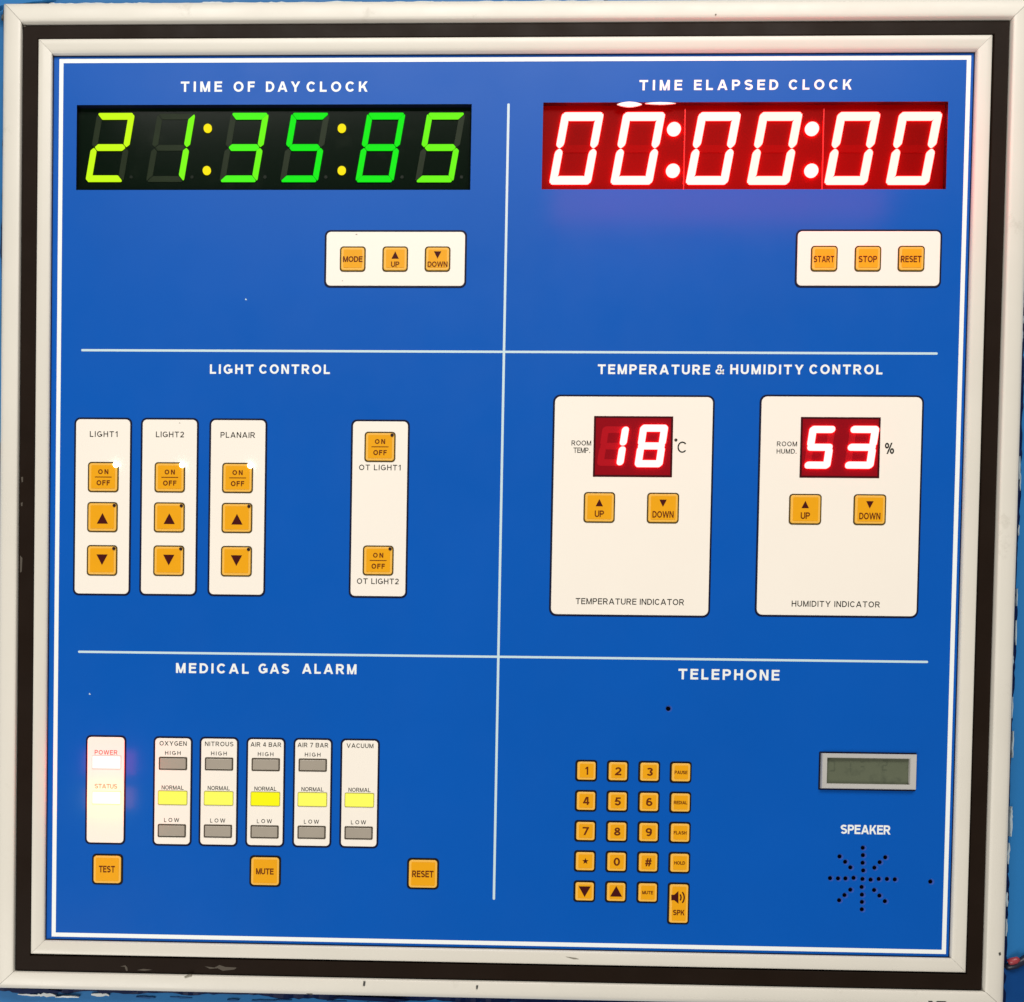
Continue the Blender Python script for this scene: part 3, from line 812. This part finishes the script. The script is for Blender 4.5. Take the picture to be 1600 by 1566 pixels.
for name, u, dv, strong in (('OXYGEN', 270, 0, False), ('NITROUS', 342, 0.8, False), ('AIR 4 BAR', 415, 1.8, True), ('AIR 7 BAR', 488.5, 2.6, False), ('VACUUM', 562, 3.6, False)):
    vac = name == 'VACUUM'
    tw = {'OXYGEN': 42.5, 'NITROUS': 44.5, 'AIR 4 BAR': 48, 'AIR 7 BAR': 48, 'VACUUM': 42}[name]
    tx = [(name, u-tw/2+0.5, u+tw/2+0.5, 1158.3+dv, 1165.3+dv, G, 0.155), ('NORMAL', u-17.5, u+17, 1227.6+dv, 1234+dv, G, 0.155),
          ('L', u-13.6, u-10, 1278.3+dv, 1284.6+dv, G, 0.155), ('OW', u-6.8, u+10, 1278.3+dv, 1284.6+dv, G, 0.155)]
    if not vac: tx.append(('HIGH', u-12.2, u+12.3, 1173.6+dv, 1179.8+dv, G, 0.155))
    p = plate(u-30.9, 1150.8+dv, u+30.3, 1321.8+dv, 'alarm_plate', 'white gas alarm plate marked '+name, tx, rpx=8)
    if not vac: lamp(p, u-22, 1183+dv, u+22.3, 1203.2+dv, 'lamp_off', 'lamp_border')
    lamp(p, u-23.5, 1235.6+dv, u+22.5, 1258+dv, 'lit_normal_strong' if strong else 'lit_normal', 'lamp_border_lit', 'lit yellow NORMAL lamp', 1.0)
    lamp(p, u-23.8, 1288+dv, u+20.4, 1308.4+dv, 'lamp_off', 'lamp_border')
kw = dict(outline='outline_black', base=0.0, opx=3.0, rpx=6.5)
button(143.4, 1334.4, 192, 1382.8, ('word', 'TEST', 154.5, 179.5, 1353, 1363.4), 'yellow button marked TEST', **kw)
button(389.6, 1337, 439, 1386, ('word', 'MUTE', 400, 427.5, 1357, 1366.5), 'yellow MUTE button of the gas alarm', **kw)
button(636, 1341, 686, 1390, ('word', 'RESET', 644, 677.5, 1360.6, 1371), 'yellow RESET button of the gas alarm', **kw)

# ---- telephone keypad
kk = dict(name='keypad_button', outline='outline_black', base=0.0, opx=2.9, rpx=5.0)
rows = [['1', '2', '3', 'PAUSE'], ['4', '5', '6', 'REDIAL'], ['7', '8', '9', 'FLASH'], ['*', '0', '#', 'HOLD'], ['dn', 'up', 'MUTE', 'SPK']]
for j, row in enumerate(rows):
    for i, key in enumerate(row):
        u = 916.4 + 49.25*i - 0.72*j
        v = 1204.4 + 47.15*j + 0.85*i
        b = (u-17.1, v-16.9, u+17.1, v+16.9)
        lab = 'yellow keypad button marked '+key
        if key == 'SPK':
            button(1043.3, 1379.3, 1077.8, 1444.8, ('speaker',), 'tall yellow keypad button with a speaker symbol marked SPK', **kk)
        elif key in ('dn', 'up'):
            button(*b, ('arrow', key == 'up', -1.0 if key == 'up' else 0.5, 19, 17), 'yellow keypad button with a%s arrow' % (' down' if key == 'dn' else 'n up'), **kk)
        elif key == '*': button(*b, ('star',), 'yellow keypad button with a star', **kk)
        elif len(key) == 1: button(*b, ('big', key, 10, 12.6), lab, **kk)
        else:
            wd = {'PAUSE': 20, 'REDIAL': 21, 'FLASH': 20, 'HOLD': 17, 'MUTE': 17}[key]
            button(*b, ('word', key, u-wd/2, u+wd/2, v-2.5, v+2.8), lab, **kk)

# ---- small liquid crystal screen
cx, cz, w, h = box_at(1279, 1175.4, 1431.3, 1235.4)
mb = MB()
mb.rrect(cx, cz, w, h, 2*PX, 0.0, -0.0002, 'outline_navy')
o = 2.6*PX
W2, H2 = w-2*o, h-2*o
sx0, sz0, sw, sh = box_at(1289.7, 1185, 1418.8, 1225)
def fr(ww, hh, x, z, y): return [(x-ww/2, y, z-hh/2), (x+ww/2, y, z-hh/2), (x+ww/2, y, z+hh/2), (x-ww/2, y, z+hh/2)]
mb.rings([fr(W2, H2, cx, cz, 0.0), fr(W2, H2, cx, cz, -0.0026), fr(W2-0.0010, H2-0.0010, cx, cz, -0.0032),
          fr(sw+0.0008, sh+0.0008, sx0, sz0, -0.0030), fr(sw, sh, sx0, sz0, -0.0024), fr(sw, sh, sx0, sz0, -0.0004)], 'bezel_grey', cap=False)
lcd = part(mb, 'screen_bezel', 'grey bezel of the small blank telephone screen')
mb = MB()
mb.face([(x, -0.0005, z) for x, _, z in fr(sw-0.00005, sh-0.00005, sx0, sz0, 0)], 'lcd_green')
for u, v, kind in ((1300, 1197, 'abcd'), (1325, 1199, 'bc'), (1347, 1198, 'ag'), (1382, 1196, 'abged')):
    gx, gz = at(u, v)
    for s_, p_ in seg_shapes(9*PX, 17*PX, 2.2*PX, 0.4*PX, 1.0).items():
        if s_ in kind: mb.face([(gx+x, -0.00056, gz+z) for x, z in p_], 'lcd_ghost')
part(mb, 'screen', 'blank grey green liquid crystal screen', lcd)

# ---- loudspeaker and microphone behind their holes
mb = MB(); x, z = at(1349, 1374); mb.disc(x, z, 62*PX, 0.006, 0.0031, 'hole_dark', 32); part(mb, 'loudspeaker', 'dark loudspeaker behind the star of round holes')
for u, v in ((1045, 1107.5), (1455, 1378)):
    mb = MB(); x, z = at(u, v); mb.disc(x, z, 8*PX, 0.006, 0.0031, 'hole_dark', 16); part(mb, 'microphone')

# ---- ragged sealant and wall paint, with a painted shadow gap, along the outer edge of the frame
l, r, b, t = OF
L_, R_, B_, T_ = l-OW*KL, r+OW*KR, b-OW*KB, t+OW*KT
def bead(p, q, nrm, m, w0, w1, y1, step, seed, off=0.0):
    """one unbroken bead of uneven width along the edge p-q; nrm points away from the frame"""
    rnd = random.Random(seed)
    p, q, nrm = Vector(p), Vector(q), Vector(nrm)
    n = int((q-p).length/step)
    rows = [[], [], [], []]
    a = b = 0.5
    for k in range(n+1):
        c = p.lerp(q, k/n) + nrm*off
        a = min(1, max(0, a + rnd.uniform(-0.45, 0.45))); b = min(1, max(0, b + rnd.uniform(-0.35, 0.35)))
        o0 = -w0*(0.4+0.6*a); o1 = w0 + (w1-w0)*b; yy = y1 + rnd.uniform(-0.0005, 0.0005)
        for r_, (o, y) in zip(rows, ((o0, W_Y+0.001), (o0*0.8, yy), (o1*0.75, yy+0.0004), (o1, W_Y+0.0008))):
            v = c + nrm*o; r_.append((v.x, y, v.y))
    mb = MB(); mb.rings(rows, m, cap=False, close=False)
    bmesh.ops.recalc_face_normals(mb.bm, faces=mb.bm.faces)
    return part(mb, 'sealant_gap_shade')
def flakes(p, q, nrm, w0, w1, l0, l1, y1, count, seed, m='sealant_white'):
    """torn flakes of white caulk standing off the bead"""
    rnd = random.Random(seed); p, q, nrm = Vector(p), Vector(q), Vector(nrm); d = (q-p).normalized()
    for k in range(count):
        c = p.lerp(q, (k+rnd.uniform(0.1, 0.9))/count) + nrm*rnd.uniform(-0.0012, 0.0012); L = rnd.uniform(l0, l1); W = rnd.uniform(w0, w1)
        up, dn = [], []
        for i in range(7):
            f = i/6; e = math.sin(math.pi*min(max(f, 0.06), 0.94))**0.6; wob = rnd.uniform(-0.25, 0.25)*W
            base = c + d*((f-0.5)*L) + nrm*wob
            up.append(tuple(base - nrm*W*0.5*e)); dn.append(tuple(base + nrm*W*0.5*e))
        mb = MB(); mb.poly(up + dn[::-1], W_Y+0.001, y1 + rnd.uniform(-0.0006, 0.0006), m)
        part(mb, 'sealant_flake')
bead((R_, B_-0.004), (R_, T_+0.004), (1, 0), 'sealant_shade_navy', 0.0014, 0.0034, W_Y-0.0008, 0.004, 3, 0.0050)  # shadow gap between frame and wall, put in as a dark bead
bead((L_-0.004, B_), (R_+0.004, B_), (0, -1), 'sealant_shade_navy', 0.0020, 0.0054, W_Y-0.0016, 0.004, 6, 0.0012)  # dark band below the frame, its shade painted into the sealant
bead((L_, B_), (L_, T_), (-1, 0), 'sealant_shade_navy', 0.0010, 0.0030, W_Y-0.0020, 0.004, 10, 0.0008)
bead((L_, T_), (R_, T_), (0, 1), 'sealant_white', 0.0010, 0.0016, W_Y-0.0070, 0.004, 11, 0.0002)
flakes((R_+0.0060, -0.330), (R_+0.0060, -0.215), (1, 0), 0.0008, 0.0020, 0.008, 0.022, W_Y-0.0024, 5, 4, 'sealant_grey')
flakes((R_+0.0056, -0.200), (R_+0.0056, 0.060), (1, 0), 0.0004, 0.0010, 0.008, 0.024, W_Y-0.0016, 8, 5, 'sealant_grey')
flakes((R_+0.0056, 0.120), (R_+0.0056, 0.200), (1, 0), 0.0005, 0.0014, 0.004, 0.010, W_Y-0.0016, 5, 15, 'sealant_grey')
flakes((L_+0.018, B_-0.0062), (L_+0.088, B_-0.0066), (0, -1), 0.0012, 0.0030, 0.012, 0.026, W_Y-0.0024, 4, 12)
flakes((L_+0.110, B_-0.0066), (L_+0.330, B_-0.0074), (0, -1), 0.0006, 0.0016, 0.006, 0.020, W_Y-0.0009, 8, 13, 'paint_blue')
flakes((L_+0.020, T_+0.0030), (L_+0.300, T_+0.0024), (0, 1), 0.0010, 0.0022, 0.012, 0.030, W_Y-0.0040, 7, 14)
def smear(pts, y=-0.0030, m='wall_blue'):
    mb = MB(); mb.poly([at(u, v, y) for u, v in pts], y+0.004, y-0.0003, m)
    part(mb, 'paint_smear', 'blue wall paint smeared over the edge of the outer frame')
smear([(945, -4), (953, 5), (963, 6), (978, 9), (997, 10.5), (1002, 6.5), (1022, 6.2), (1042, 7.5), (1048, 11), (1062, 5), (1076, 2), (1090, -4)])
smear([(-6, -4), (-6, 14), (2, 9), (14, 7.5), (34, 6), (52, 3), (66, 1.5), (86, -4)])
smear([(-6, 400), (1.6, 404), (2.4, 440), (1.5, 500), (2.0, 620), (1, 690), (-6, 720)])
smear([(10, 1546), (18, 1544), (24, 1541), (29, 1543), (35, 1545.5), (44, 1544), (61, 1543.5), (80, 1547), (96, 1549), (88, 1552), (60, 1551), (44, 1553), (20, 1551)], -0.001, 'sealant_shade_navy')
smear([(150, 1548), (168, 1545), (181, 1541.5), (192, 1543), (209, 1542), (204, 1545.5), (215, 1549), (200, 1553), (176, 1551), (160, 1553)], -0.001, 'sealant_shade_navy')
smear([(520, 1560), (540, 1556), (560, 1558), (590, 1559), (640, 1563), (610, 1566), (560, 1563)], -0.001, 'sealant_shade_navy')

for o_ in PARTS:
    o_.parent = panel
    o_.matrix_parent_inverse = Matrix.Translation(panel.location).inverted()

# ------------------------------------------------------------------ the loose cable at the lower right corner
def tube(mb, pts, rad, m, n=10):
    P = [Vector(p) for p in pts]
    rg = []
    for k, c in enumerate(P):
        d = (P[min(k+1, len(P)-1)] - P[max(k-1, 0)]).normalized()
        a = d.cross(Vector((0, 1, 0.2))).normalized(); bb = d.cross(a)
        rr_ = rad[k] if isinstance(rad, (list, tuple)) else rad
        rg.append([tuple(c + a*rr_*math.cos(2*math.pi*i/n) + bb*rr_*math.sin(2*math.pi*i/n)) for i in range(n)])
    vr = mb.rings(rg, m, smooth=True)
    f = mb.bm.faces.new(vr[0][::-1]); f.material_index = mb.mi(m)
    bmesh.ops.recalc_face_normals(mb.bm, faces=mb.bm.faces)
def p3(u, v, y): x, z = at(u, v, y); return (x, y, z)
mb = MB()
tube(mb, [p3(1570, 1510, 0.008), p3(1577, 1510, 0.006), p3(1586, 1508, 0.004), p3(1597, 1502, 0.003), p3(1615, 1490, 0.003), p3(1650, 1470, 0.008)], 0.0030, 'cable_black')
cable = mb.build('cable', None, 'short black cable with a red sleeve beside the lower right corner of the white frame')
cable['category'] = 'cable'
mb = MB()
tube(mb, [p3(1575.5, 1504, 0.004), p3(1580, 1502.5, 0.003), p3(1586, 1501, 0.002), p3(1591, 1498.5, 0.002)], [0.0022, 0.0027, 0.0027, 0.0020], 'cable_red')
mb.build('sleeve', cable, 'dull red sleeve')

# ------------------------------------------------------------------ unseen lamps added for a red glow round the clock, POWER and STATUS
x, z = at(1160, 264)
area_lamp('added_clock_glow', (x, -0.045, z), (x, 0, z), 545*PX, 70*PX, 0.17, (1, 0.0, 0.05))
x, z = at(166, 1192)
area_lamp('added_power_glow', (x, -0.014, z), (x, 0, z), 84*PX, 40*PX, 0.026, (1, 0.0, 0.015))
x, z = at(166, 1248)
area_lamp('added_status_glow', (x, -0.014, z), (x, 0, z), 82*PX, 34*PX, 0.020, (1, 0.09, 0.0))

scene.render.engine = 'CYCLES'
